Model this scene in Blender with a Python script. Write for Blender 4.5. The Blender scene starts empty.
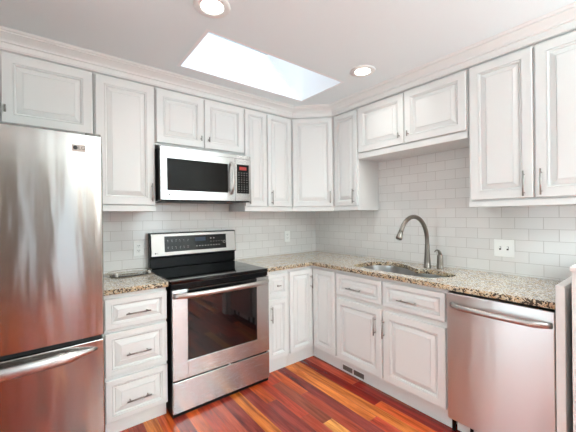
import bpy, bmesh, math, random
from mathutils import Vector, Matrix
PI = math.pi
random.seed(7)
SC = bpy.context.scene
COL = SC.collection

# ------------------------------------------------------------------ camera
def make_camera():
    yaw, pit, rol = [math.radians(a) for a in (-37.7506, -0.0472, -0.6342)]
    F = Vector((-math.sin(yaw)*math.cos(pit), math.cos(yaw)*math.cos(pit), math.sin(pit)))
    R = Vector((math.cos(yaw), math.sin(yaw), 0)); U = R.cross(F)
    R2 = R*math.cos(rol)+U*math.sin(rol); U2 = -R*math.sin(rol)+U*math.cos(rol)
    cd = bpy.data.cameras.new('camera'); co = bpy.data.objects.new('camera', cd); COL.objects.link(co)
    cd.sensor_width = 36; cd.lens = 304.3856/576*36; cd.clip_start = 0.02; cd.clip_end = 200
    m = Matrix((R2, U2, -F)).transposed().to_4x4(); m.translation = Vector((-2.5644, -2.76, 1.3497))
    co.matrix_world = m
    SC.camera = co
make_camera()

# ------------------------------------------------------------------ sky, lights, exposure
w = bpy.data.worlds.new('sky'); SC.world = w; w.use_nodes = True
bg = w.node_tree.nodes['Background']; bg.inputs[0].default_value = (0.80, 0.90, 1.0, 1); bg.inputs[1].default_value = 2.1

def area(name, loc, rot, sx, sy, power, col=(1, 1, 1), spread=180):
    l = bpy.data.lights.new(name, 'AREA'); l.shape = 'RECTANGLE'; l.size = sx; l.size_y = sy
    l.energy = power; l.color = col; l.spread = math.radians(spread)
    o = bpy.data.objects.new(name, l); COL.objects.link(o); o.location = loc; o.rotation_euler = rot
    return o
H = 2.44                                        # ceiling height
# daylight just outside the openings
area('daylight_skylight', (-1.25, -0.52, 3.20), (0, 0, 0), 1.14, 1.08, 5.5, (0.90, 0.95, 1.0))
area('daylight_side_door', (-3.56, -1.52, 1.06), (0, -PI/2-.12, 0), 2.0, 0.76, 10, (0.86, 0.97, 1.0))
area('fill_rear_window', (-.55, -5.64, 1.45), (PI/2+.30, 0, 0), 0.86, 1.40, 26, (0.86, 0.97, 1.0))  # fill daylight added at an invented rear opening
SC.view_settings.view_transform = 'Standard'
SC.view_settings.look = 'None'
SC.view_settings.gamma = 1
SC.view_settings.use_curve_mapping = False
SC.view_settings.exposure = 0.10

# ------------------------------------------------------------------ materials
def s2l(c):
    return tuple(((v/255)/12.92 if v/255 <= 0.04045 else ((v/255+0.055)/1.055)**2.4) for v in c)
def mat(name, rgb=(200, 200, 200), rough=0.5, metal=0.0, ior=1.45, **kw):
    m = bpy.data.materials.new(name); m.use_nodes = True
    b = m.node_tree.nodes['Principled BSDF']
    b.inputs['Base Color'].default_value = (*s2l(rgb), 1)
    b.inputs['Roughness'].default_value = rough; b.inputs['Metallic'].default_value = metal; b.inputs['IOR'].default_value = ior
    for k, v in kw.items(): b.inputs[k].default_value = v
    return m
def nd(m, t, **kw):
    n = m.node_tree.nodes.new(t)
    for k, v in kw.items(): setattr(n, k, v)
    return n
def lk(m, a, b): m.node_tree.links.new(a, b)
def bsdf(m): return m.node_tree.nodes['Principled BSDF']
def noise(m, vec, scale, detail=3, rough=0.5, sc=(1, 1, 1), dist=0.0):
    mp = nd(m, 'ShaderNodeMapping'); mp.inputs['Scale'].default_value = sc; lk(m, vec, mp.inputs[0])
    n = nd(m, 'ShaderNodeTexNoise'); n.inputs['Scale'].default_value = scale
    n.inputs['Detail'].default_value = detail; n.inputs['Roughness'].default_value = rough; n.inputs['Distortion'].default_value = dist
    lk(m, mp.outputs[0], n.inputs['Vector'])
    return n
def ramp(m, fac, stops):
    r = nd(m, 'ShaderNodeValToRGB'); e = r.color_ramp.elements
    while len(e) < len(stops): e.new(0.5)
    for i, (p, c) in enumerate(stops): e[i].position = p; e[i].color = (*s2l(c), 1)
    lk(m, fac, r.inputs[0]); return r
def bump(m, h, strength, dist=0.002):
    b = nd(m, 'ShaderNodeBump'); b.inputs['Strength'].default_value = strength; b.inputs['Distance'].default_value = dist
    lk(m, h, b.inputs['Height']); lk(m, b.outputs[0], bsdf(m).inputs['Normal']); return b
def geo_pos(m): return nd(m, 'ShaderNodeNewGeometry').outputs['Position']

def painted(name, rgb, rough, amt=0.05, scale=60):
    m = mat(name, rgb, rough)
    n = noise(m, geo_pos(m), scale, 3); bump(m, n.outputs[0], amt, 0.001)
    return m
M_CAB = painted('white_satin_paint', (231, 231, 229), 0.33, 0.03, 40)
M_CEIL = painted('ceiling_paint', (234, 242, 244), 0.85, 0.12, 90)
M_WALL = painted('wall_paint', (236, 233, 228), 0.7, 0.08, 90)
M_TAN = painted('tan_wall_paint', (112, 97, 86), 0.7, 0.08, 90)
M_TRIM = painted('trim_paint', (238, 236, 233), 0.4, 0.03, 40)
M_SHAFT = painted('skylight_shaft_paint', (244, 245, 247), 0.8, 0.05, 60)
M_PLASTIC = mat('white_plastic', (248, 247, 244), 0.3)
M_SLOT = mat('dark_slot', (40, 36, 33), 0.5)
M_BLACK = mat('black_enamel', (7, 7, 9), 0.30, ior=1.25)
M_GLASSBLK = mat('black_glass', (9, 9, 11), 0.045, ior=1.6)
M_PANELBLK = mat('black_control_glass', (10, 9, 9), 0.2, ior=1.3)
M_COOKTOP = mat('ceramic_cooktop', (7, 8, 11), 0.06, ior=1.45)
M_RING = mat('cooktop_ring_print', (48, 48, 50), 0.15)
M_RUBBER = mat('black_rubber', (18, 18, 18), 0.7)
M_BTN = mat('panel_print', (150, 148, 144), 0.5)
M_KEY = mat('keypad_key', (112, 110, 106), 0.5)
M_LOGO = mat('badge_print', (40, 34, 32), 0.4)
M_WIRE = mat('bronze_wire', (150, 138, 122), 0.35, 0.8)
M_CHROME = mat('polished_chrome', (220, 220, 222), 0.12, 1.0)

def steel(name, rgb, rough, wav=0.0, aniso=0.9):
    m = mat(name, rgb, rough, 1.0)
    b = bsdf(m); b.inputs['Anisotropic'].default_value = aniso; b.inputs['Anisotropic Rotation'].default_value = 0.25
    t = nd(m, 'ShaderNodeTangent', direction_type='RADIAL', axis='Z'); lk(m, t.outputs[0], b.inputs['Tangent'])
    P = geo_pos(m)
    g = noise(m, P, 4, 4, 0.6, (3, 3, 260))       # fine horizontal brushing
    r = nd(m, 'ShaderNodeMapRange'); r.inputs[3].default_value = rough*0.95; r.inputs[4].default_value = rough*1.05
    lk(m, g.outputs[0], r.inputs[0]); lk(m, r.outputs[0], b.inputs['Roughness'])
    if wav:
        w2 = noise(m, P, 5, 1.5, 0.5, (2.2, 2.2, 0.35), 0.3)
        bump(m, w2.outputs[0], wav, 0.02)
    return m
M_STEEL = steel('brushed_stainless', (198, 197, 196), 0.27, 0.10)
M_STEEL_F = steel('brushed_stainless_wavy', (170, 165, 161), 0.17, 0.12, 0.74)
M_STEEL_D = steel('brushed_stainless_dishwasher', (206, 203, 200), 0.30, 0.06, 0.93)
M_STEEL_SINK = mat('satin_sink_steel', (190, 190, 190), 0.28, 1.0)
M_NICKEL = mat('brushed_nickel', (138, 130, 123), 0.36, 1.0)
M_PANELST = mat('satin_steel_panel', (168, 162, 158), 0.42, 1.0)
M_HANDLE = mat('satin_steel_handle', (188, 182, 178), 0.36, 1.0)
M_PULL = mat('nickel_pull', (165, 160, 155), 0.30, 1.0)

def tile_mat(name, axis, y0):
    m = mat(name, (232, 229, 226), 0.12)
    P = geo_pos(m); s = nd(m, 'ShaderNodeSeparateXYZ'); lk(m, P, s.inputs[0])
    def madd(src, mul, add):
        n = nd(m, 'ShaderNodeMath', operation='MULTIPLY_ADD'); lk(m, src, n.inputs[0]); n.inputs[1].default_value = mul; n.inputs[2].default_value = add
        return n.outputs[0]
    u = madd(s.outputs[axis], 1, 20*0.158 - y0); v = madd(s.outputs[2], 1, -0.927 + 20*0.0785)
    c = nd(m, 'ShaderNodeCombineXYZ'); lk(m, u, c.inputs[0]); lk(m, v, c.inputs[1])
    br = nd(m, 'ShaderNodeTexBrick'); br.offset = 0.5; br.offset_frequency = 2; br.squash = 1
    for k, val in (('Scale', 1), ('Brick Width', 0.158), ('Row Height', 0.0785), ('Mortar Size', 0.0016), ('Mortar Smooth', 0.1), ('Bias', 0)):
        br.inputs[k].default_value = val
    br.inputs['Color1'].default_value = (*s2l((233, 230, 227)), 1)
    br.inputs['Color2'].default_value = (*s2l((227, 224, 221)), 1)
    br.inputs['Mortar'].default_value = (*s2l((196, 190, 185)), 1)
    lk(m, c.outputs[0], br.inputs['Vector']); lk(m, br.outputs['Color'], bsdf(m).inputs['Base Color'])
    r = nd(m, 'ShaderNodeMapRange'); r.inputs[3].default_value = 0.10; r.inputs[4].default_value = 0.8
    lk(m, br.outputs['Fac'], r.inputs[0]); lk(m, r.outputs[0], bsdf(m).inputs['Roughness'])
    inv = nd(m, 'ShaderNodeMath', operation='SUBTRACT'); inv.inputs[0].default_value = 1; lk(m, br.outputs['Fac'], inv.inputs[1])
    n = noise(m, P, 14, 2, 0.5); ad = nd(m, 'ShaderNodeMath', operation='MULTIPLY_ADD'); lk(m, n.outputs[0], ad.inputs[0]); ad.inputs[1].default_value = 0.5
    lk(m, inv.outputs[0], ad.inputs[2]); bump(m, ad.outputs[0], 0.5, 0.0012)
    return m
M_TILE_A = tile_mat('subway_tile_back_wall', 0, -2.124+0.079)
M_TILE_B = tile_mat('subway_tile_right_wall', 1, -2.124)

def granite(name='speckled_granite', rough=.17, ior=1.6, vs=210., th=.76, base4=((212, 194, 170), (232, 224, 211), (241, 237, 230), (228, 221, 213)), dark=(84, 62, 46)):
    m = mat(name, (214, 204, 188), rough, ior=ior)
    P = geo_pos(m)
    base = ramp(m, noise(m, P, 28, 5, 0.7).outputs[0], list(zip((.30, .45, .60, .8), base4)))
    v = nd(m, 'ShaderNodeTexVoronoi'); v.inputs['Scale'].default_value = vs; v.inputs['Randomness'].default_value = 1
    dst = noise(m, P, 60, 3, 0.6); mx0 = nd(m, 'ShaderNodeMixRGB'); mx0.inputs[0].default_value = 0.02; lk(m, P, mx0.inputs[1]); lk(m, dst.outputs['Color'], mx0.inputs[2])
    lk(m, mx0.outputs[0], v.inputs['Vector'])
    sp = nd(m, 'ShaderNodeSeparateColor'); lk(m, v.outputs['Color'], sp.inputs[0])
    cl = noise(m, P, 16, 4, 0.7)
    sm = nd(m, 'ShaderNodeMath', operation='ADD'); lk(m, sp.outputs[0], sm.inputs[0])
    md = nd(m, 'ShaderNodeMath', operation='MULTIPLY_ADD'); lk(m, cl.outputs[0], md.inputs[0]); md.inputs[1].default_value = 1.3; md.inputs[2].default_value = -0.65
    lk(m, md.outputs[0], sm.inputs[1])
    k1 = nd(m, 'ShaderNodeMath', operation='GREATER_THAN'); lk(m, sm.outputs[0], k1.inputs[0]); k1.inputs[1].default_value = th
    k2 = nd(m, 'ShaderNodeMath', operation='LESS_THAN'); lk(m, sm.outputs[0], k2.inputs[0]); k2.inputs[1].default_value = 0.20
    a = nd(m, 'ShaderNodeMixRGB'); lk(m, k1.outputs[0], a.inputs[0]); lk(m, base.outputs[0], a.inputs[1]); a.inputs[2].default_value = (*s2l(dark), 1)
    b = nd(m, 'ShaderNodeMixRGB'); lk(m, k2.outputs[0], b.inputs[0]); lk(m, a.outputs[0], b.inputs[1]); b.inputs[2].default_value = (*s2l((184, 152, 112)), 1)
    lk(m, b.outputs[0], bsdf(m).inputs['Base Color'])
    return m
M_GRANITE = granite()
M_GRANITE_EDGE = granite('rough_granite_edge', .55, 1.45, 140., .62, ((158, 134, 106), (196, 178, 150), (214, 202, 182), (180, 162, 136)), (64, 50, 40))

def floor_mat():
    m = mat('cherry_hardwood', (150, 70, 40), 0.24)
    P = geo_pos(m)
    at = nd(m, 'ShaderNodeAttribute'); at.attribute_name = 'plank'
    ofs = nd(m, 'ShaderNodeVectorMath', operation='MULTIPLY_ADD'); lk(m, at.outputs['Color'], ofs.inputs[0]); ofs.inputs[1].default_value = (7, 31, 3); lk(m, P, ofs.inputs[2])
    g = noise(m, ofs.outputs[0], 22, 6, 0.65, (1.0, 0.07, 1), 0.7)
    g2 = noise(m, ofs.outputs[0], 130, 3, 0.6, (1.0, 0.05, 1))
    r = ramp(m, g.outputs[0], [(0.30, (96, 66, 58)), (0.47, (208, 188, 178)), (0.62, (255, 255, 250))])
    r2 = ramp(m, g2.outputs[0], [(0.3, (190, 182, 178)), (0.6, (255, 255, 255))])
    a = nd(m, 'ShaderNodeMixRGB', blend_type='MULTIPLY'); a.inputs[0].default_value = 0.85; lk(m, at.outputs['Color'], a.inputs[1]); lk(m, r.outputs[0], a.inputs[2])
    b = nd(m, 'ShaderNodeMixRGB', blend_type='MULTIPLY'); b.inputs[0].default_value = 0.6; lk(m, a.outputs[0], b.inputs[1]); lk(m, r2.outputs[0], b.inputs[2])
    lk(m, b.outputs[0], bsdf(m).inputs['Base Color'])
    bump(m, g2.outputs[0], 0.08, 0.001)
    return m
M_FLOOR = floor_mat()
M_GAP = mat('plank_seam', (52, 26, 18), 0.6)

def glass_mat():
    m = bpy.data.materials.new('window_glass'); m.use_nodes = True; nt = m.node_tree; nt.nodes.clear()
    o = nt.nodes.new('ShaderNodeOutputMaterial'); t = nt.nodes.new('ShaderNodeBsdfTransparent'); g = nt.nodes.new('ShaderNodeBsdfGlossy')
    g.inputs['Roughness'].default_value = 0.02; t.inputs[0].default_value = (0.96, 0.98, 0.98, 1)
    f = nt.nodes.new('ShaderNodeFresnel'); f.inputs[0].default_value = 1.45; x = nt.nodes.new('ShaderNodeMixShader')
    nt.links.new(f.outputs[0], x.inputs[0]); nt.links.new(t.outputs[0], x.inputs[1]); nt.links.new(g.outputs[0], x.inputs[2]); nt.links.new(x.outputs[0], o.inputs[0])
    return m
M_GLASS = glass_mat()
def emit(name, rgb, s):
    m = mat(name, rgb, 0.5); b = bsdf(m); b.inputs['Emission Color'].default_value = (*s2l(rgb), 1); b.inputs['Emission Strength'].default_value = s; return m
M_LAMP = emit('lamp_lens', (255, 250, 240), 9.0)
M_RED = emit('red_display', (130, 34, 30), 0.5)
M_BLUE = emit('dim_clock_display', (30, 44, 62), 0.35)

# ------------------------------------------------------------------ mesh helpers
def box(bm, x0, x1, y0, y1, z0, z1):
    vs = [bm.verts.new((x, y, z)) for z in (z0, z1) for y in (y0, y1) for x in (x0, x1)]
    for f in ((0, 2, 3, 1), (4, 5, 7, 6), (0, 1, 5, 4), (2, 6, 7, 3), (0, 4, 6, 2), (1, 3, 7, 5)):
        bm.faces.new([vs[i] for i in f])
    return vs
def prism(bm, pts, z0, z1):
    a = [bm.verts.new((x, y, z0)) for x, y in pts]; b = [bm.verts.new((x, y, z1)) for x, y in pts]
    n = len(pts)
    for i in range(n): bm.faces.new([a[i], a[(i+1) % n], b[(i+1) % n], b[i]])
    bm.faces.new(b); bm.faces.new(a[::-1])
def tube(bm, path, rad, seg=10, cap=True, flat=None):
    """swept round (or elliptic: flat=(a,b)) tube along a polyline"""
    path = [Vector(p) for p in path]; rings = []; n = len(path)
    rads = rad if isinstance(rad, (list, tuple)) else [rad]*n
    up = None
    for i, p in enumerate(path):
        t = (path[min(i+1, n-1)]-path[max(i-1, 0)]).normalized()
        if up is None:
            up = Vector((0, 0, 1)) if abs(t.z) < 0.9 else Vector((1, 0, 0))
        s = t.cross(up).normalized(); u2 = s.cross(t).normalized(); up = u2
        a, b = (1, 1) if flat is None else flat
        rings.append([bm.verts.new(p+s*math.cos(q)*rads[i]*a+u2*math.sin(q)*rads[i]*b) for q in [2*PI*k/seg for k in range(seg)]])
    for r0, r1 in zip(rings, rings[1:]):
        for k in range(seg): bm.faces.new([r0[k], r0[(k+1) % seg], r1[(k+1) % seg], r1[k]])
    if cap: bm.faces.new(rings[0][::-1]); bm.faces.new(rings[-1])
def lathe(bm, prof, seg=24, cx=0, cy=0):
    rings = []
    for r, z in prof:
        if r < 1e-6: rings.append([bm.verts.new((cx, cy, z))])
        else: rings.append([bm.verts.new((cx+r*math.cos(2*PI*k/seg), cy+r*math.sin(2*PI*k/seg), z)) for k in range(seg)])
    for a, b in zip(rings, rings[1:]):
        for k in range(seg):
            k2 = (k+1) % seg
            f = [a[k % len(a)]] + ([a[k2]] if len(a) > 1 else []) + ([b[k2]] if len(b) > 1 else []) + [b[k % len(b)]]
            if len(f) > 2: bm.faces.new(f)
def obj(name, bm, m, parent=None, bev=0.0, smooth=False, seg=2, loc=None, rotz=0):
    bmesh.ops.recalc_face_normals(bm, faces=bm.faces)
    me = bpy.data.meshes.new(name); bm.to_mesh(me); bm.free()
    for mm in (m if isinstance(m, (list, tuple)) else [m]): me.materials.append(mm)
    o = bpy.data.objects.new(name, me); COL.objects.link(o)
    if smooth:
        for p in me.polygons: p.use_smooth = True
    if bev:
        b = o.modifiers.new('bevel', 'BEVEL'); b.width = bev; b.segments = seg; b.limit_method = 'ANGLE'; b.angle_limit = math.radians(40)
    if parent: o.parent = parent
    if loc: o.location = loc
    o.rotation_euler.z = rotz
    return o
def nb(): return bmesh.new()
def boxo(name, m, parent, *b, bev=0.0, **kw):
    bm = nb(); box(bm, *b); return obj(name, bm, m, parent, bev, **kw)
def thing(name, label, cat, loc=(0, 0, 0), rotz=0, group=None):
    o = bpy.data.objects.new(name, None); COL.objects.link(o); o.empty_display_size = 0.1
    o.location = loc; o.rotation_euler = (0, 0, rotz); o['label'] = label; o['category'] = cat
    if group: o['group'] = group
    return o
def tag(o, label, cat, group=None):
    o['label'] = label; o['category'] = cat
    if group: o['group'] = group
    return o
def struct(o): o['kind'] = 'structure'; return o
def text(name, body, size, m, parent, loc, rotz=0.0, depth=0.0006):
    cu = bpy.data.curves.new(name, 'FONT'); cu.body = body; cu.size = size; cu.extrude = depth; cu.align_x = 'CENTER'; cu.align_y = 'CENTER'
    t = bpy.data.objects.new(name, cu); COL.objects.link(t)
    bpy.context.view_layer.update()
    me = bpy.data.meshes.new_from_object(t.evaluated_get(bpy.context.evaluated_depsgraph_get()))
    bpy.data.objects.remove(t); me.transform(Matrix.Rotation(PI/2, 4, 'X')); me.materials.clear(); me.materials.append(m)
    o = bpy.data.objects.new(name, me); COL.objects.link(o); o.parent = parent; o.location = loc; o.rotation_euler.z = rotz
    return o

# ------------------------------------------------------------------ room shell
RX0, RY0 = -3.42, -5.55
def wall_x(name, x0, x1, y0, y1, holes, m):          # wall slab spanning y, with (ya, yb, za, zb) holes
    bm = nb(); cuts = sorted(holes); y = y0
    for a, b, za, zb in cuts:
        box(bm, x0, x1, y, a, 0, H); box(bm, x0, x1, a, b, 0, za) if za > 0 else None; box(bm, x0, x1, a, b, zb, H); y = b
    box(bm, x0, x1, y, y1, 0, H)
    return struct(obj(name, bm, m))
def wall_y(name, y0, y1, x0, x1, holes, m):
    bm = nb(); x = x0
    for a, b, za, zb in sorted(holes):
        box(bm, x, a, y0, y1, 0, H); box(bm, a, b, y0, y1, 0, za) if za > 0 else None; box(bm, a, b, y0, y1, zb, H); x = b
    box(bm, x, x1, y0, y1, 0, H)
    return struct(obj(name, bm, m))

# floor: hardwood planks running front to back, each its own face colour
def make_floor():
    W = 0.0833; X0 = -1.44
    C = dict(gold=(228, 128, 52), orange=(222, 100, 46), red=(204, 76, 46), dred=(150, 34, 20), brown=(158, 74, 48), plum=(152, 58, 48), rb=(186, 76, 50), yel=(240, 164, 84))
    fixed = {0: [(-.3, -1.30, 'plum'), (-1.30, -2.2, 'orange')],   # x -1.44..-1.357
             -1: [(-.3, -1.60, 'gold'), (-1.6, -2.6, 'rb')],
             -2: [(-.3, -1.5, 'plum'), (-1.5, -2.4, 'red')],
             -3: [(-.3, -1.35, 'rb'), (-1.35, -2.3, 'orange')],
             -4: [(-.3, -1.1, 'red'), (-1.1, -2.1, 'brown')],
             -5: [(-.3, -1.4, 'orange'), (-1.4, -2.3, 'red')],
             -6: [(-.3, -1.2, 'plum'), (-1.2, -2.3, 'rb')],
             -7: [(-.3, -1.3, 'orange'), (-1.3, -2.3, 'gold')],
             -8: [(-.3, -1.3, 'gold'), (-1.3, -2.3, 'plum')],
             1: [(-.3, -.93, 'orange'), (-.93, -1.9, 'plum'), (-1.9, -2.7, 'red')],
             2: [(-.3, -1.2, 'red'), (-1.2, -2.2, 'rb')],
             3: [(-.3, -.76, 'red'), (-.76, -1.33, 'brown'), (-1.33, -2.0, 'yel')],
             4: [(-.3, -1.0, 'orange'), (-1.0, -1.9, 'rb')],
             5: [(-.3, -1.7, 'plum'), (-1.7, -2.6, 'red')],
             6: [(-.3, -1.504, 'gold'), (-1.504, -2.3, 'red')],
             7: [(-.3, -1.9, 'gold'), (-1.9, -2.6, 'rb')],
             8: [(-.3, -1.42, 'dred'), (-1.42, -2.1, 'orange')],
             9: [(-.3, -1.15, 'red'), (-1.15, -2.2, 'dred')],
             10: [(-.3, -1.6, 'brown'), (-1.6, -2.6, 'dred')]}
    pal = ['gold', 'orange', 'red', 'rb', 'plum', 'brown', 'dred', 'red', 'rb', 'orange']
    bm = nb(); lay = bm.loops.layers.float_color.new('plank')
    k0 = int(math.floor((RX0-X0)/W)); k1 = int(math.ceil((0-X0)/W))
    for k in range(k0, k1):
        xa = max(X0+k*W, RX0); xb = min(X0+(k+1)*W, 0)
        rows = [(0, -.3, random.choice(pal))]+list(fixed.get(k, []))
        y = rows[-1][1]
        while y > RY0:
            L = random.uniform(0.5, 1.3); rows.append((y, max(RY0, y-L), random.choice(pal))); y -= L
        for ya, yb, c in rows:
            g = 0.0007
            vs = [bm.verts.new(p) for p in ((xa+g, yb+g, 0), (xb-g, yb+g, 0), (xb-g, ya-g, 0), (xa+g, ya-g, 0))]
            f = bm.faces.new(vs); base = s2l(C[c]); j = random.uniform(0.9, 1.12)
            for l in f.loops: l[lay] = (base[0]*j, base[1]*j, base[2]*j, 1)
    f = bm.faces.new([bm.verts.new(p) for p in ((RX0-.1, RY0-.1, -.0015), (.1, RY0-.1, -.0015), (.1, .1, -.0015), (RX0-.1, .1, -.0015))]); f.material_index = 1
    box(bm, RX0-.1, .1, RY0-.1, .1, -.08, -.002)
    struct(obj('floor', bm, [M_FLOOR, M_GAP]))
make_floor()

# ceiling with the skylight opening
SX0, SX1, SY0, SY1 = -1.823, -0.681, -1.060, -0.558
def make_ceiling():
    bm = nb(); t = H+0.012
    g = .004; X0, X1, Y0, Y1 = SX0-g, SX1+g, SY0-g, SY1+.018
    box(bm, RX0-.1, X0, RY0-.1, .1, H, t); box(bm, X1, .1, RY0-.1, .1, H, t)
    box(bm, X0, X1, RY0-.1, Y0, H, t); box(bm, X0, X1, Y1, .1, H, t)
    struct(obj('ceiling', bm, M_CEIL))
    # splayed drywall shaft up to the roof window
    zt = 3.12; lo = [(SX0, SY0), (SX1, SY0), (SX1, SY1), (SX0, SY1)]; hi = [(SX0, SY0), (SX1, SY0), (SX1, .020), (SX0, .020)]
    bm = nb()
    def ring(pts, z, o=0.0):
        cx = sum(p[0] for p in pts)/4; cy = sum(p[1] for p in pts)/4
        return [bm.verts.new((x+(o if x > cx else -o), y+(o if y > cy else -o), z)) for x, y in pts]
    a = ring(lo, H-.001); lip = ring(lo, H-.001, .022); b = ring(hi, zt); c = ring(lo, H+.0130, .03); d = ring(hi, zt, .03)
    for i in range(4):
        j = (i+1) % 4
        bm.faces.new([a[i], a[j], b[j], b[i]]); bm.faces.new([lip[i], lip[j], a[j], a[i]]); bm.faces.new([c[j], c[i], d[i], d[j]]); bm.faces.new([b[i], b[j], d[j], d[i]])
    wroot = struct(obj('window_1', bm, M_SHAFT))
    xs = [p[0] for p in hi]; ys = [p[1] for p in hi]
    boxo('window_glass', M_GLASS, wroot, min(xs)-.03, max(xs)+.03, min(ys)-.03, max(ys)+.03, zt+.002, zt+.010)
make_ceiling()

TW = 0.12
def tiled_wall():
    bm = nb(); box(bm, RX0, 0, 0, TW, 0, .90); box(bm, RX0, 0, 0, TW, 1.96, H); n = len(bm.faces)
    box(bm, RX0, 0, 0, TW, .90, 1.96); bm.faces.ensure_lookup_table()
    for f in bm.faces[n:]: f.material_index = 1
    struct(obj('wall_back', bm, [M_WALL, M_TILE_A]))
    bm = nb(); box(bm, 0, TW, RY0, TW, 0, .90); box(bm, 0, TW, RY0, TW, 1.96, H); box(bm, 0, TW, RY0, -2.62, .90, 1.96); n = len(bm.faces)
    box(bm, 0, TW, -2.62, TW, .90, 1.96); bm.faces.ensure_lookup_table()
    for f in bm.faces[n:]: f.material_index = 1
    struct(obj('wall_right', bm, [M_WALL, M_TILE_B]))
tiled_wall()
wall_x('wall_left', RX0-TW, RX0, RY0, TW, [(-5.22, -4.20, .60, 2.10), (-1.90, -1.14, .04, 2.10)], M_WALL)
wall_y('wall_front', RY0-TW, RY0, RX0-TW, TW, [(-2.76, -2.56, .25, 2.15), (-2.20, -1.55, 0.0, 2.10), (-1.00, -.10, .70, 2.2)], M_TAN)

def window_unit(name, horizontal, a0, a1, z0, z1, plane, nmun):
    """frame, muntin and pane set in an opening; horizontal: spans x at y=plane, else spans y at x=plane"""
    def B(bm, u0, u1, v0, v1, za, zb):
        if horizontal: box(bm, u0, u1, v0, v1, za, zb)
        else: box(bm, v0, v1, u0, u1, za, zb)
    bm = nb(); c = plane-TW/2; q = min(.04, (a1-a0)*.12)
    B(bm, a0, a0+q, c-.03, c+.03, z0, z1); B(bm, a1-q, a1, c-.03, c+.03, z0, z1)
    B(bm, a0+q, a1-q, c-.03, c+.03, z0, z0+q); B(bm, a0+q, a1-q, c-.03, c+.03, z1-q, z1)
    for k in range(1, nmun+1):
        zz = z0+(z1-z0)*k/(nmun+1); B(bm, a0+q, a1-q, c-.015, c+.015, zz-.012, zz+.012)
    r = struct(obj(name, bm, M_TRIM))
    bm = nb(); B(bm, a0+q, a1-q, c-.003, c+.003, z0+q, z1-q); obj('window_glass', bm, M_GLASS, r)
window_unit('window_2', False, -1.90, -1.14, .04, 2.10, RX0, 1)
window_unit('fill_window_4', False, -5.22, -4.20, .60, 2.10, RX0, 0)  # unseen opening, added to let in more daylight
window_unit('fill_window_3', True, -1.00, -.10, .70, 2.20, RY0, 1)  # unseen opening, added for frontal fill on the back wall
window_unit('door_1', True, -2.20, -1.55, 0.0, 2.10, RY0, 0)
window_unit('window_5', True, -2.76, -2.56, .25, 2.15, RY0, 0)

# crown moulding along the top of the wall cabinets
def crown():
    prof = [(0.300, 2.346), (0.330, 2.346), (0.330, 2.352), (0.334, 2.354), (0.334, 2.384), (0.346, 2.386), (0.346, 2.393), (0.352, 2.400), (0.366, 2.408), (0.384, 2.416),
            (0.398, 2.421), (0.398, 2.427), (0.410, 2.430), (0.418, 2.4395), (0.300, 2.4395)]
    n_ = len(prof); bm = nb(); rings = []
    t = math.tan(PI/8)
    # path given by offset d from the two walls; the diagonal corner cabinet cuts the corner
    for st in range(4):
        r = []
        for d, z in prof:
            e = d-0.305
            if st == 0: p = (RX0+.002, -d)
            elif st == 1: p = (-(.61+e*t), -d)
            elif st == 2: p = (-d, -(.61+e*t))
            else: p = (-d, -2.66)
            r.append(bm.verts.new((p[0], p[1], z)))
        rings.append(r)
    for a, b in zip(rings, rings[1:]):
        for k in range(n_): bm.faces.new([a[k], a[(k+1) % n_], b[(k+1) % n_], b[k]])
    bm.faces.new(rings[0]); bm.faces.new(rings[-1][::-1])
    struct(obj('trim_1', bm, M_CAB))
crown()

# ------------------------------------------------------------------ cabinets
def panel_bm(w, h, t=0.020, fr=0.052, step=1.0):
    """raised-panel door or drawer front, local x 0..w, z 0..h, front face at y=-t"""
    bm = nb(); s = step
    rings = [(0, 0), (0, t-.004), (.0035, t), (fr-.003, t), (fr-.002, t-.0065), (fr+.001, t-.0065), (fr+.002, t-.001), (fr+.008*s, t-.003), (fr+.010*s, t-.0125), (fr+.014*s, t-.0130),
             (fr+.016*s, t-.0100), (fr+.041*s, t-.0025), (fr+.0415*s, t-.0055), (fr+.044*s, t-.0055), (fr+.045*s, t-.001), (fr+.048*s, t-.001)]
    R = []
    for i, d in rings:
        R.append([bm.verts.new(p) for p in ((i, -d, i), (w-i, -d, i), (w-i, -d, h-i), (i, -d, h-i))])
    for a, b in zip(R, R[1:]):
        for k in range(4): bm.faces.new([a[k], a[(k+1) % 4], b[(k+1) % 4], b[k]])
    bm.faces.new(R[-1]); bm.faces.new(R[0][::-1])
    return bm
def bar_pull(parent, x, z, L, vertical, y=-0.020, r=0.0046):
    bm = nb(); yb = y-0.030
    if vertical:
        tube(bm, [(x, yb, z-L/2), (x, yb, z+L/2)], r, 10)
        for s in (-1, 1): tube(bm, [(x, y+.001, z+s*L*.36), (x, yb, z+s*L*.36)], r*.8, 8)
    else:
        tube(bm, [(x-L/2, yb, z), (x+L/2, yb, z)], r, 10)
        for s in (-1, 1): tube(bm, [(x+s*L*.36, y+.001, z), (x+s*L*.36, yb, z)], r*.8, 8)
    return obj('handle', bm, M_PULL, parent, smooth=True)
def t_knob(parent, x, z, vertical, y=-0.020):
    bm = nb(); yb = y-.026; L = .042
    tube(bm, [(x, y+.001, z), (x, yb, z)], .0048, 8)
    tube(bm, [(x, yb, z-L/2), (x, yb, z+L/2)] if vertical else [(x-L/2, yb, z), (x+L/2, yb, z)], .0055, 10)
    return obj('knob', bm, M_PULL, parent, smooth=True)
def carcass(root, w, z0, z1, depth, name='cabinet_body'):
    return boxo(name, M_CAB, root, 0.001, w-.001, -depth, -.001, z0, z1, bev=.001)
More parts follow.
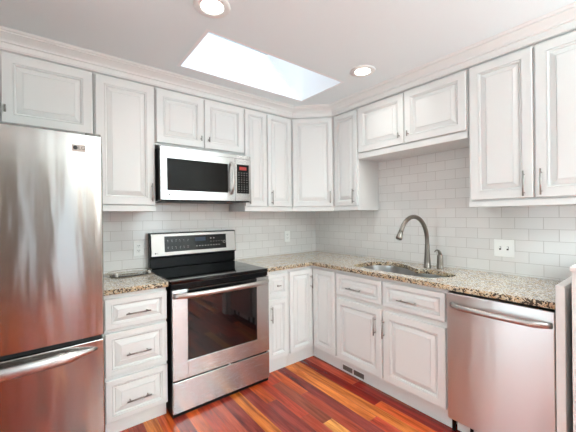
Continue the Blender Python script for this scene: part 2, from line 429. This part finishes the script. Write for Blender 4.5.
def front(root, kind, x0, x1, z0, z1, y, pull=None, **kw):
    """door/drawer front; pull = ('bar'|'knob', x, z, length, vertical) in cabinet coordinates"""
    o = obj(kind, panel_bm(x1-x0, z1-z0, **kw), M_CAB, root, loc=(x0, y, z0))
    if pull:
        k, px, pz, L, v = pull
        (bar_pull(o, px-x0, pz-z0, L, v) if k == 'bar' else t_knob(o, px-x0, pz-z0, v))
    return o
UD, BD = 0.304, 0.609
ZB, ZT = 1.442, 2.330
RB = -PI/2                                     # rotation of everything on the right-hand wall

def upper_A(x0, x1, label, zlow, doors, rail=True):
    r = thing('wall_cabinet', label, 'cabinet', (x0, -.0005, 0), 0, 'white wall cabinets')
    carcass(r, x1-x0, zlow, 2.345, UD)
    if rail: boxo('light_rail', M_CAB, r, .001, x1-x0-.001, -.316, -UD, zlow, zlow+.036, bev=.002)
    for (a, b, za, zb, pull) in doors:
        if pull: pull = (pull[0], pull[1]-x0, *pull[2:])
        front(r, 'door', a-x0, b-x0, za, zb, -.305, pull, fr=.054 if b-a > .3 else .040)
    return r
def upper_B(y0, y1, label, zlow, doors, rail=True, rh=.036):
    r = thing('wall_cabinet', label, 'cabinet', (-.0005, y0, 0), RB, 'white wall cabinets')
    carcass(r, y0-y1, zlow, 2.345, UD)
    if rail: boxo('light_rail', M_CAB, r, .001, y0-y1-.001, -.316, -UD, zlow, zlow+rh, bev=.002)
    for (a, b, za, zb, pull) in doors:
        if pull: pull = (pull[0], y0-pull[1], *pull[2:])
        front(r, 'door', y0-a, y0-b, za, zb, -.305, pull, fr=.054 if a-b > .3 else .045)
    return r
upper_A(-3.255, -2.337, 'short white two-door wall cabinet above the refrigerator', 1.895,
        [(-3.245, -2.802, 1.918, ZT, ('knob', -2.83, 1.965, 0, True)), (-2.796, -2.345, 1.918, ZT, ('knob', -2.778, 1.997, 0, True))], rail=False)
upper_A(-2.335, -1.940, 'tall single-door white wall cabinet between refrigerator and microwave', 1.395,
        [(-2.326, -1.950, ZB, ZT, ('bar', -1.972, 1.535, .135, True))])
upper_A(-1.938, -1.172, 'short white two-door wall cabinet directly above the microwave', 1.905,
        [(-1.932, -1.556, 1.922, ZT, ('knob', -1.585, 1.994, 0, True)), (-1.549, -1.178, 1.922, ZT, ('knob', -1.518, 1.994, 0, True))], rail=False)
upper_A(-1.170, -.612, 'tall white wall cabinet with two narrow doors right of the microwave', 1.395,
        [(-1.164, -.930, ZB, ZT, ('bar', -1.130, 1.527, .135, True)), (-.915, -.630, ZB, ZT, ('bar', -.880, 1.527, .135, True))])
# diagonal corner cabinet
rc = thing('corner_wall_cabinet', 'white diagonal wall cabinet in the room corner with one wide door', 'cabinet', (-.0005, -.0005, 0))
bm = nb(); prism(bm, [(-.001, -.001), (-.610, -.001), (-.610, -.304), (-.304, -.610), (-.001, -.610)], 1.395, 2.345); obj('cabinet_body', bm, M_CAB, rc)
bm = nb(); q = .0085; prism(bm, [(-.610, -.3045), (-.610, -.316), (-.316, -.610), (-.3045, -.610)], 1.395, 1.431); obj('light_rail', bm, M_CAB, rc)
dd = obj('door', panel_bm(.404, ZT-ZB, fr=.046), M_CAB, rc, loc=(-.610+.0105, -.304-.0105-.0012, ZB), rotz=-PI/4); bar_pull(dd, .376, .09, .12, True)
upper_B(-.612, -.926, 'tall narrow single-door white wall cabinet on the right wall beside the corner', 1.395,
        [(-.636, -.918, ZB, ZT, ('bar', -.885, 1.527, .135, True))])
upper_B(-.928, -1.871, 'short white two-door wall cabinet high above the sink', 1.868,
        [(-.938, -1.396, 1.922, ZT, ('knob', -1.360, 1.990, 0, True)), (-1.404, -1.864, 1.922, ZT, ('knob', -1.440, 1.990, 0, True))], rh=.045)
upper_B(-1.873, -2.62, 'tall white two-door wall cabinet at the right end above the switch plate', 1.395,
        [(-1.888, -2.228, ZB, ZT, ('bar', -2.186, 1.527, .15, True)), (-2.240, -2.605, ZB, ZT, ('bar', -2.268, 1.530, .15, True))])

# base cabinets
KW = dict(fr=.034, step=.8)
def kick(r, w): boxo('toe_kick', M_CAB, r, .001, w-.001, -.584, -.02, 0.0005, .098)
r = thing('drawer_base_cabinet', 'white three-drawer base cabinet between refrigerator and range', 'cabinet', (-2.332, -.0005, 0), 0, 'white base cabinets')
carcass(r, .375, .099, .881, BD); kick(r, .375)
for za, zb in ((.664, .852), (.380, .642), (.100, .356)):
    o = front(r, 'drawer', .012, .374, za, zb, -.6105, None, fr=.036, step=1.1 if zb-za > .2 else .75)
    bar_pull(o, .183, {.664: .087, .380: .118, .100: .107}[za], .142, False)
r = thing('base_cabinet', 'narrow white base cabinet with one drawer and door right of the range', 'cabinet', (-1.160, -.0005, 0), 0, 'white base cabinets')
carcass(r, .246, .099, .881, BD); kick(r, .246)
front(r, 'drawer', .020, .232, .655, .853, -.6105, ('knob', .122, .752, 0, False), fr=.030, step=.75)
front(r, 'door', .020, .232, .126, .633, -.6105, ('bar', .050, .517, .135, True), fr=.040)
r = thing('corner_base_cabinet', 'white L-shaped corner base cabinet with two tall folding doors', 'cabinet', (-.0005, -.0005, 0), 0, 'white base cabinets')
bm = nb(); prism(bm, [(-.001, -.001), (-.912, -.001), (-.912, -.609), (-.609, -.609), (-.609, -.923), (-.001, -.923)], .099, .881); obj('cabinet_body', bm, M_CAB, r)
bm = nb(); prism(bm, [(-.02, -.02), (-.912, -.02), (-.912, -.584), (-.584, -.584), (-.584, -.923), (-.02, -.923)], .0005, .098); obj('toe_kick', bm, M_CAB, r)
o = obj('door', panel_bm(.268, .730, fr=.042), M_CAB, r, loc=(-.902, -.6102, .124)); bar_pull(o, .243, .610, .118, True)
obj('door', panel_bm(.276, .730, fr=.042), M_CAB, r, loc=(-.6102, -.634, .124), rotz=RB)
r = thing('sink_base_cabinet', 'wide white sink base cabinet with two doors under two false drawer fronts', 'cabinet', (-.0005, -.925, 0), RB, 'white base cabinets')
boxo('cabinet_body', M_CAB, r, .001, .944, -BD, -.020, .099, .66); 
bm = nb(); box(bm, .001, .944, -BD, -.580, .661, .881); box(bm, .001, .018, -.579, -.02, .661, .881); box(bm, .927, .944, -.579, -.02, .661, .881); obj('face_frame', bm, M_CAB, r)
kick(r, .945)
front(r, 'drawer_front', .008, .459, .674, .852, -.6105, ('bar', .212, .746, .145, False), **KW)
front(r, 'drawer_front', .478, .928, .674, .852, -.6105, ('bar', .679, .747, .145, False), **KW)
front(r, 'door', .008, .459, .124, .640, -.6105, ('bar', .410, .508, .135, True))
front(r, 'door', .478, .928, .124, .634, -.6105, ('bar', .497-.012, .507, .135, True))
# toe-kick register
r = thing('toe_kick_vent', 'grey slotted heating vent set in the toe kick below the sink', 'vent', (-.5845, -1.072, .010), RB)
bm = nb(); box(bm, -.122, .122, -.004, 0, 0, .008); box(bm, -.122, .122, -.004, 0, .050, .058); box(bm, -.122, -.114, -.004, 0, .008, .050); box(bm, .114, .122, -.004, 0, .008, .050); box(bm, -.006, .006, -.004, 0, .008, .050)
obj('vent_frame', bm, M_TRIM, r)
bm = nb(); box(bm, -.114, -.006, -.0015, 0, .008, .050); box(bm, .006, .114, -.0015, 0, .008, .050); obj('vent_backing', bm, mat('vent_backing_grey', (112, 106, 100), .6), r)
bm = nb()
for k in range(24):
    x = -.110+k*.0092
    if abs(x) > .008: box(bm, x, x+.0028, -.0035, -.0015, .008, .050)
obj('louver', bm, M_NICKEL, r)

# ------------------------------------------------------------------ worktops
def catmull(pts, n=6):
    out = []; N = len(pts)
    for i in range(N):
        p0, p1, p2, p3 = [Vector(pts[(i+j-1) % N]) for j in range(4)]
        for k in range(n):
            t = k/n; out.append(.5*((2*p1)+(-p0+p2)*t+(2*p0-5*p1+4*p2-p3)*t*t+(-p0+3*p1-3*p2+p3)*t**3))
    return [(v.x, v.y) for v in out]
HOLE = catmull([(-.545, -1.10), (-.532, -1.050), (-.470, -1.015), (-.34, -1.005), (-.215, -1.022), (-.150, -1.085), (-.122, -1.18), (-.150, -1.29), (-.225, -1.40), (-.285, -1.475),
                (-.262, -1.505), (-.236, -1.56), (-.238, -1.62), (-.262, -1.70), (-.290, -1.765), (-.350, -1.792), (-.430, -1.762), (-.515, -1.715), (-.548, -1.64), (-.553, -1.5), (-.553, -1.3)], 5)
def slab(name, loops, z0, z1, m, parent=None, bev=.004):
    cu = bpy.data.curves.new(name, 'CURVE'); cu.dimensions = '2D'; cu.fill_mode = 'BOTH'; cu.extrude = (z1-z0)/2
    for L in loops:
        s = cu.splines.new('POLY'); s.points.add(len(L)-1); s.use_cyclic_u = True
        for p, (x, y) in zip(s.points, L): p.co = (x, y, 0, 1)
    t = bpy.data.objects.new(name, cu); COL.objects.link(t); bpy.context.view_layer.update()
    me = bpy.data.meshes.new_from_object(t.evaluated_get(bpy.context.evaluated_depsgraph_get())); bpy.data.objects.remove(t)
    me.transform(Matrix.Translation((0, 0, (z0+z1)/2))); me.materials.clear(); [me.materials.append(q) for q in (m if isinstance(m, tuple) else (m,))]; me.name = name
    bm = nb(); bm.from_mesh(me); bmesh.ops.remove_doubles(bm, verts=bm.verts, dist=1e-5); bmesh.ops.recalc_face_normals(bm, faces=bm.faces)
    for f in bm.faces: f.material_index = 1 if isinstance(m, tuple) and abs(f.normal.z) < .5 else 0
    bm.to_mesh(me); bm.free()
    o = bpy.data.objects.new(name, me); COL.objects.link(o)
    if bev:
        b = o.modifiers.new('bevel', 'BEVEL'); b.width = bev; b.segments = 2; b.limit_method = 'ANGLE'; b.angle_limit = math.radians(50)
    if parent: o.parent = parent
    return o
ZC0, ZC1 = .8825, .915
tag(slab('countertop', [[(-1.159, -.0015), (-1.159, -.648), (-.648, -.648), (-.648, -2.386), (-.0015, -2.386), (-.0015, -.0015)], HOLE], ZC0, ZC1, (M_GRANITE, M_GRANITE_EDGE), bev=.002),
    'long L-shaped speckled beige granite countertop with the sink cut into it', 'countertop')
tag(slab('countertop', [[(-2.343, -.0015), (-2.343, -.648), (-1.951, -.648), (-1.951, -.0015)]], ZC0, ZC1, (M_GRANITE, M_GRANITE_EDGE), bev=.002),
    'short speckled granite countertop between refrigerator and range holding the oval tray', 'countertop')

# undermount sink
rs = thing('kitchen_sink', 'stainless double-bowl undermount sink below the gooseneck faucet', 'sink', (0, 0, 0))
B1 = catmull([(-.556, -1.11), (-.540, -1.040), (-.470, -1.005), (-.34, -.995), (-.205, -1.012), (-.140, -1.08), (-.112, -1.18), (-.140, -1.29), (-.215, -1.405), (-.275, -1.465), (-.36, -1.480), (-.52, -1.475), (-.565, -1.43), (-.565, -1.27)], 4)
B2 = catmull([(-.562, -1.55), (-.53, -1.505), (-.40, -1.497), (-.29, -1.502), (-.238, -1.545), (-.226, -1.62), (-.250, -1.71), (-.282, -1.775), (-.350, -1.804), (-.435, -1.775), (-.525, -1.728), (-.560, -1.65)], 4)
OUT = [(-.577, -.985), (-.577, -1.815), (-.09, -1.815), (-.09, -.985)]
fl = slab('rim', [OUT, B1, B2], .8785, .8815, M_STEEL_SINK, rs, bev=0)
def basin(L, depth):
    cx = sum(p[0] for p in L)/len(L); cy = sum(p[1] for p in L)/len(L); bm = nb(); R = []
    for f, z in ((1.0, .880), (.985, .860), (.96, .880-depth+.03), (.92, .880-depth+.008), (.84, .880-depth), (.25, .880-depth-.004)):
        R.append([bm.verts.new((cx+(x-cx)*f, cy+(y-cy)*f, z)) for x, y in L])
    for a, b in zip(R, R[1:]):
        for k in range(len(L)): bm.faces.new([a[k], a[(k+1) % len(L)], b[(k+1) % len(L)], b[k]])
    bm.faces.new(R[-1])
    o = obj('bowl', bm, M_STEEL_SINK, rs, smooth=True)
    bm = nb(); lathe(bm, [(0, .880-depth-.001), (.018, .880-depth-.001), (.040, .880-depth+.002), (.045, .880-depth), (.045, .880-depth-.003)], 20, cx, cy); obj('drain', bm, M_CHROME, o, smooth=True)
basin(B1, .20); basin(B2, .16)

# faucet
fx, fy = -.149, -1.490
r = thing('faucet', 'tall brushed nickel gooseneck faucet standing behind the sink', 'faucet', (fx, fy, ZC1))
bm = nb(); lathe(bm, [(0, .0005), (.030, .0005), (.030, .006), (.026, .010), (.0245, .05), (.0215, .10), (.0185, .15), (.0175, .19)], 24); obj('base', bm, M_NICKEL, r, smooth=True)
R0 = .200; zc = .216; pts = [(0, 0, .17), (0, 0, .20)]
for k in range(0, 19):
    a = PI*k/18*0.86; pts.append((-R0+R0*math.cos(a), 0, zc+R0*math.sin(a)))
bm = nb(); tube(bm, pts, .0165, 14); obj('spout', bm, M_NICKEL, r, smooth=True)
e = Vector(pts[-1]); d = (Vector(pts[-1])-Vector(pts[-2])).normalized()
bm = nb(); tube(bm, [e-d*.004, e+d*.004, e+d*.02, e+d*.050, e+d*.054], [.0170, .0185, .0205, .0235, .020], 16); obj('spray_head', bm, M_NICKEL, r, smooth=True)
# dispenser
r = thing('soap_dispenser', 'short brushed nickel dispenser with curved spout right of the faucet', 'soap dispenser', (-.130, -1.585, ZC1))
bm = nb(); lathe(bm, [(0, .0005), (.026, .0005), (.026, .006), (.0245, .010), (.0240, .06), (.0225, .100), (.018, .112), (.010, .118), (0, .119)], 24); obj('body', bm, M_NICKEL, r, smooth=True)
bm = nb(); tube(bm, [(.005, 0, .108), (-.006, 0, .128), (-.024, 0, .145), (-.048, 0, .152), (-.070, 0, .150), (-.086, 0, .142)], [.015, .013, .009, .006, .0045, .004], 12); obj('spout', bm, M_NICKEL, r, smooth=True)

# ------------------------------------------------------------------ refrigerator
r = thing('refrigerator', 'tall stainless bottom-freezer refrigerator with bowed doors at the left', 'refrigerator', (-3.263, 0, 0))
W = .915
M_CASE = mat('refrigerator_case', (120, 116, 112), .4, .6)
boxo('case', M_CASE, r, .004, W-.004, -.782, -.04, .03, 1.760, bev=.004)
for x in (.06, W-.06):
    for y in (-.72, -.10): bm = nb(); lathe(bm, [(0, .0005), (.02, .0005), (.02, .030), (0, .030)], 12, x, y); obj('foot', bm, M_RUBBER, r)
def bowed(z0, z1, y0=-.790, yf=-.848, bow=.016):
    n = 24; bm = nb(); P = [(0, y0)]
    ec = .007
    for k in range(n+1):
        u = k/n; x = u*W; yy = yf-bow*(1-(2*u-1)**2)
        if k == 0: P.append((0, yf+ec)); P.append((ec*.3, yf+ec*.25)); x = ec
        if k == n: x = W-ec
        P.append((x, yy))
        if k == n: P.append((W-ec*.3, yf+ec*.25)); P.append((W, yf+ec))
    P.append((W, y0)); prism(bm, P, z0, z1); return bm
up = obj('upper_door', bowed(.722, 1.787), M_STEEL_F, r, bev=.003)
lo = obj('freezer_drawer', bowed(.060, .698), M_STEEL_F, r, bev=.003)
boxo('base_grille', M_BLACK, r, .02, W-.02, -.800, -.783, .02, .056)
boxo('hinge_cover', M_CASE, r, W-.075, W-.005, -.840, -.760, 1.7885, 1.800, bev=.003)
boxo('gasket', M_RUBBER, r, .01, W-.01, -.835, -.7835, .6985, .7215)
# curved freezer handle
bm = nb(); pts = []
for k in range(25):
    u = k/24; x = .035+u*(W-.070); s = math.sin(PI*u)**.55
    pts.append((x, -.848-.008*(1-(2*u-1)**2)-.055*s, .655))
tube(bm, pts, [.007+.018*min(1, math.sin(PI*k/24)*2.2) for k in range(25)], 14, flat=(.75, 1.15))
for u in (.05, .95):
    x = .035+u*(W-.07); tube(bm, [(x, -.846, .655), (x, -.870, .655)], .011, 10)
obj('handle', bm, M_STEEL, lo, smooth=True)
bx = -2.4535+3.263
badge = boxo('badge', mat('badge_plate', (190, 178, 170), .5, .0), up, bx-.029, bx+.029, -.8590, -.8505, 1.694, 1.728)
bm = nb(); tube(bm, [(bx-.014, -.8585, 1.712), (bx-.014, -.8600, 1.712)], .0105, 20); obj('logo', bm, M_LOGO, up, smooth=False)
text('lettering', 'LG', .025, M_LOGO, up, (bx+.013, -.8597, 1.7115))

# ------------------------------------------------------------------ range
RXc = -1.555
r = thing('range', 'stainless electric range with black glass cooktop and oven window', 'oven', (RXc, 0, 0))
h = .386
boxo('body', M_BLACK, r, -h+.004, h-.004, -.655, -.02, .003, .893)
boxo('cooktop', M_COOKTOP, r, -h-.002, h+.004, -.672, -.02, .8935, .9185, bev=.004)
boxo('front_trim', M_BLACK, r, -h, h+.002, -.671, -.6555, .861, .8930, bev=.003)
for cx, cy, rad in ((-.20, -.50, .105), (.20, -.50, .085), (-.20, -.24, .075), (.20, -.24, .095)):
    bm = nb()
    for k in range(32):
        a, b = 2*PI*k/32, 2*PI*(k+1)/32
        bm.faces.new([bm.verts.new((cx+q*math.cos(t), cy+q*math.sin(t), .9188)) for q, t in ((rad, a), (rad, b), (rad-.002, b), (rad-.002, a))])
    obj('burner_marking', bm, M_RING, r)
# oven door: stainless surround with a tall black glass middle
dr = nb(); y0, y1 = -.6565, -.690; zl, zh = .252, .858; wx0, wx1, wz = -.283, .271, .368
box(dr, -h+.001, wx0, y1, y0, zl, zh); box(dr, wx1, h-.001, y1, y0, zl, zh); box(dr, wx0, wx1, y1, y0, zl, wz)
bmesh.ops.remove_doubles(dr, verts=dr.verts, dist=1e-6)
door = obj('oven_door', dr, M_STEEL, r, bev=.002)
boxo('oven_window', M_GLASSBLK, door, wx0+.0005, wx1-.0005, -.687, y0, wz+.0005, zh-.002)
boxo('storage_drawer', M_STEEL, r, -h+.001, h-.001, -.688, -.6565, .030, .240, bev=.003)
boxo('kick_plate', M_BLACK, r, -h+.004, h-.004, -.672, -.656, .002, .029)
bm = nb(); pts = []; fl_ = []
for k in range(25):
    u = k/24; s = min(1, math.sin(PI*u)*3.0); pts.append((-h+.010+u*(2*h-.020), -.694-.028*s-.020*math.sin(PI*u), .820))
tube(bm, pts, .0185, 14, flat=(.6, 1.0)); obj('handle', bm, M_HANDLE, door, smooth=True)
# backguard
bg_ = nb()
def wedge(bm, x0, x1, prof):
    a = [bm.verts.new((x0, y, z)) for y, z in prof]; b = [bm.verts.new((x1, y, z)) for y, z in prof]; n = len(prof)
    for i in range(n): bm.faces.new([a[i], a[(i+1) % n], b[(i+1) % n], b[i]])
    bm.faces.new(a[::-1]); bm.faces.new(b)
wedge(bg_, -h+.008, h+.020, [(-.022, .9150), (-.022, 1.212), (-.080, 1.212), (-.098, 1.012), (-.075, 1.005), (-.075, .9150)])
bgo = obj('backguard', bg_, M_BLACK, r, bev=.004)
bm = nb(); wedge(bm, -h+.018, h+.014, [(-.078, 1.203), (-.0835, 1.203), (-.1005, 1.020), (-.095, 1.020)]); obj('panel', bm, M_PANELST, bgo, bev=.001)
bm = nb(); wedge(bm, -.264, .303, [(-.082, 1.181), (-.0860, 1.181), (-.0982, 1.050), (-.093, 1.050)]); cp = obj('control_panel', bm, M_PANELBLK, bgo)
bgo.location.z = .004
def cpy(z): return -.0860-(1.181-z)/(1.181-1.050)*.0122-.0004
def marks(name, items, m, parent):
    bm = nb()
    for x, z, w_, h_ in items:
        bm.faces.new([bm.verts.new(p) for p in ((x-w_/2, cpy(z-h_/2), z-h_/2), (x+w_/2, cpy(z-h_/2), z-h_/2), (x+w_/2, cpy(z+h_/2), z+h_/2), (x-w_/2, cpy(z+h_/2), z+h_/2))])
    return obj(name, bm, m, parent)
it = []
random.seed(3)
for k in range(6):
    for z in (1.148, 1.090): it.append((-.235+k*.034+random.uniform(-.004, .004), z, .010, .003)); it.append((-.235+k*.034, z-.012, .004, .006))
for k in range(9): it.append((.015+k*.027, 1.085, .012, .006))
for k in range(5): it.append((.150+k*.027, 1.118, .008, .004))
for k in range(2): it.append((.150+k*.030, 1.148, .012, .008))
marks('printed_symbol', it, M_BTN, cp)
marks('display', [(.050, 1.145, .10, .034)], M_BLUE, cp)
bm = nb()
for k in range(20):
    a, b = 2*PI*k/20, 2*PI*(k+1)/20
    bm.faces.new([bm.verts.new((.284+q*math.cos(t), cpy(1.108+q*math.sin(t)), 1.108+q*math.sin(t))) for q, t in ((.013, a), (.013, b), (.009, b), (.009, a))])
obj('start_button', bm, M_BTN, cp)
bm = nb(); tube(bm, [(-.338, -.0985, 1.043), (-.338, -.0993, 1.043)], .006, 16); obj('logo', bm, M_LOGO, bgo)
text('lettering', 'LG', .012, M_LOGO, bgo, (-.323, -.0995, 1.043))

# ------------------------------------------------------------------ microwave
r = thing('microwave', 'stainless over-the-range microwave with dark window under short cabinet', 'microwave', (-1.549, 0, 1.470))
h = .383; t = .408
boxo('case', M_BLACK, r, -h+.002, h-.002, -.395, -.003, .004, t-.002)
boxo('grease_filter', M_SLOT, r, -h+.05, h-.05, -.37, -.06, 0, .0038)
boxo('top_vent', M_STEEL, r, -h, h, -.418, -.396, t-.030, t, bev=.002)
bm = nb(); split = .225; x0, x1, z0, z1 = -.338, .160, .080, .322; T = t-.032; yf, yb = -.421, -.396
for b_ in ((-h, x0, yf, yb, .012, T), (x1, split, yf, yb, .012, T), (x0, x1, yf, yb, .012, z0), (x0, x1, yf, yb, z1, T)): box(bm, *b_)
bmesh.ops.remove_doubles(bm, verts=bm.verts, dist=1e-6)
door = obj('door', bm, M_STEEL, r)
boxo('door_window', mat('dark_mesh_window', (20, 15, 12), .2, ior=1.15), door, x0+.0005, x1-.0005, -.4185, yb, z0+.0005, z1-.0005)
bm = nb(); pts = []
for k in range(17):
    u = k/16; pts.append((.190, -.421-.034*min(1, math.sin(PI*u)*2.2)-.008*math.sin(PI*u), .068+u*.272))
tube(bm, pts, .0115, 12, flat=(1.0, .6)); obj('handle', bm, M_HANDLE, door, smooth=True)
cp = boxo('control_panel', M_STEEL, r, split+.003, h, -.421, -.396, .012, T, bev=.002)
kp = boxo('keypad', M_PANELBLK, cp, .244, .362, -.4222, -.4212, .078, .328)
boxo('display', M_RED, kp, .268, .338, -.4230, -.4224, .280, .308)
bm = nb()
for i in range(4):
    for j in range(9):
        x = .258+i*.026; z = .092+j*.020; box(bm, x, x+.010, -.4230, -.4224, z, z+(.007 if j % 3 else .004))
obj('button', bm, M_KEY, kp)
bm = nb(); tube(bm, [(-.322, -.4212, .045), (-.322, -.4222, .045)], .007, 16); obj('logo', bm, M_LOGO, door)
text('lettering', 'LG', .015, M_LOGO, door, (-.304, -.4217, .045))

# ------------------------------------------------------------------ dishwasher
r = thing('dishwasher', 'stainless dishwasher under the counter with curved bar handle', 'dishwasher', (0, -1.873, 0), RB)
wd = .511
boxo('tub', M_BLACK, r, .006, wd-.006, -.600, -.03, .100, .868)
door = boxo('door', M_STEEL_D, r, .001, wd-.001, -.650, -.601, .098, .868, bev=.004)
boxo('toe_panel', M_TRIM, r, .030, wd-.04, -.590, -.575, .012, .090)
bm = nb()
bm.free()
for x in (.012, .115, .385, .498): boxo('leg', M_BLACK, r, x-.008, x+.008, -.602, -.586, .0005, .098)
bm = nb(); pts = []
for k in range(25):
    u = k/24; pts.append((.024+u*(wd-.036), -.650-.034*min(1, math.sin(PI*u)*2.6)-.016*math.sin(PI*u), .799))
tube(bm, pts, .0155, 14, flat=(.5, 1.0)); obj('handle', bm, M_HANDLE, door, smooth=True)

# end panel and half wall to the right of the dishwasher
tag(boxo('end_panel', M_TRIM, None, -.664, -.0015, -2.424, -2.3885, .0005, 1.003, bev=.003), 'white end panel rising just above the counter right of the dishwasher', 'panel')
struct(boxo('wall_half', M_TRIM, None, -.690, -.0015, -2.56, -2.452, .0005, 1.082))
struct(boxo('trim_2', M_TRIM, None, -.698, -.0015, -2.575, -2.446, 1.083, 1.103, bev=.003))

# ------------------------------------------------------------------ outlets, switch
def plate(name, label, cat, loc, rotz, w_, h_, kind):
    r = thing(name, label, cat, loc, rotz)
    boxo('cover_plate', M_PLASTIC, r, -w_/2, w_/2, -.006, -.0008, -h_/2, h_/2, bev=.002)
    if kind == 'outlet':
        for s in (-1, 1):
            o = boxo('socket', M_PLASTIC, r, -.017, .017, -.0085, -.0062, s*.020-.014, s*.020+.014, bev=.001)
            bm = nb()
            for x in (-.007, .007): box(bm, x-.0015, x+.0015, -.0090, -.0086, s*.020-.002, s*.020+.008)
            box(bm, -.0022, .0022, -.0090, -.0086, s*.020-.010, s*.020-.006); obj('slot', bm, M_SLOT, o)
    else:
        for x in (-.023, .023):
            o = boxo('switch_toggle', M_PLASTIC, r, x-.004, x+.004, -.016, -.0062, -.002, .012, bev=.001)
            boxo('toggle_slot', M_SLOT, r, x-.006, x+.006, -.0068, -.0062, -.013, .013)
    return r
plate('electrical_outlet', 'white duplex outlet on the tiles between tray and range', 'outlet', (-2.000, 0, 1.093), 0, .078, .124, 'outlet')
plate('electrical_outlet', 'white duplex outlet on the back wall tiles left of the room corner', 'outlet', (-.444, 0, 1.115), 0, .078, .124, 'outlet')
plate('light_switch', 'white two-toggle switch plate on right wall tiles below tall cabinet', 'light switch', (0, -1.980, 1.100), RB, .124, .124, 'switch')

# ------------------------------------------------------------------ oval tray
r = thing('serving_tray', 'oval glass tray with thin metal rim on the left countertop', 'tray', (-2.105, -.205, ZC1))
def ell(a, b, z, n=40): return [(a*math.cos(2*PI*k/n), b*math.sin(2*PI*k/n), z) for k in range(n)]
def ringtube(bm, a, b, z, rad, n=40, s=8):
    P = ell(a, b, z, n); R = []
    for k in range(n):
        c, d = math.cos(2*PI*k/n), math.sin(2*PI*k/n); nx, ny = c*b, d*a; L = math.hypot(nx, ny); nx /= L; ny /= L
        R.append([bm.verts.new((P[k][0]+nx*rad*math.cos(q), P[k][1]+ny*rad*math.cos(q), z+rad*math.sin(q))) for q in [2*PI*j/s for j in range(s)]])
    for k in range(n):
        A, B = R[k], R[(k+1) % n]
        for j in range(s): bm.faces.new([A[j], A[(j+1) % s], B[(j+1) % s], B[j]])
bm = nb(); prism(bm, [(x, y) for x, y, z in ell(.132, .092, 0)], .0045, .009); obj('tray_base', bm, M_GLASS, r)
bm = nb(); ringtube(bm, .152, .118, .026, .0020); ringtube(bm, .142, .108, .0045, .0018)
for k in range(6):
    a = 2*PI*(k+.5)/6; c, d = math.cos(a), math.sin(a); tube(bm, [(.142*c, .108*d, .0045), (.152*c, .118*d, .026)], .0014, 6)
obj('rim', bm, M_WIRE, r, smooth=True)
for (x, y) in ((-.098, -.076), (.126, -.052)):
    bm = nb(); lathe(bm, [(0, .0095), (.009, .0095), (.010, .014), (.008, .028), (.005, .031), (0, .032)], 14, x, y); obj('grip', bm, M_PLASTIC, r, smooth=True)

# ------------------------------------------------------------------ recessed ceiling lights
def can(x, y, label, power):
    r = thing('recessed_light', label, 'ceiling light', (x, y, H), 0, 'recessed ceiling lights')
    bm = nb(); lathe(bm, [(.058, -.006), (.064, -.009), (.090, -.006), (.094, -.0006), (.058, -.0006), (.058, -.006)], 32); obj('trim_ring', bm, M_TRIM, r, smooth=True)
    bm = nb(); lathe(bm, [(0, -.0050), (.055, -.0050), (.055, -.0010), (0, -.0010)], 32); obj('lamp_lens', bm, M_LAMP, r)
    l = bpy.data.lights.new('lamp', 'AREA'); l.shape = 'DISK'; l.size = .11; l.energy = power; l.color = (.96, .97, .92); l.spread = math.radians(150)
    o = bpy.data.objects.new('lamp', l); COL.objects.link(o); o.parent = r; o.location = (0, 0, -.012)
can(-1.900, -1.280, 'bright recessed ceiling light nearer the camera left of the skylight', 5)
can(-.695, -1.290, 'bright recessed ceiling light right of the skylight near the sink cabinets', 2)
can(-1.300, -4.700, 'unseen recessed fill light added at the rear of the room behind the camera', 6)  # extra can, out of view, added to lift the room light
# unseen uplight added behind the camera for soft bounced fill
r = thing('fill_uplight', 'added torchiere uplight behind the camera bouncing fill light off the ceiling', 'lamp', (-1.00, -4.90, 0))
bm = nb(); lathe(bm, [(0, .0005), (.14, .0005), (.14, .018), (.02, .030), (0, .030)], 28); obj('base', bm, M_NICKEL, r, smooth=True)
bm = nb(); tube(bm, [(0, 0, .0305), (0, 0, 1.40)], .012, 12); obj('pole', bm, M_NICKEL, r, smooth=True)
bm = nb(); lathe(bm, [(0, 1.401), (.03, 1.402), (.12, 1.45), (.19, 1.53), (.186, 1.533), (.115, 1.457), (.03, 1.412), (0, 1.411)], 32); obj('uplight_bowl', bm, M_TRIM, r, smooth=True)
l = bpy.data.lights.new('lamp', 'AREA'); l.shape = 'DISK'; l.size = .22; l.energy = 275; l.color = (.845, .975, .99); l.spread = math.radians(170)
o = bpy.data.objects.new('lamp', l); COL.objects.link(o); o.parent = r; o.location = (0, 0, 1.525); o.rotation_euler = (PI, 0, 0)
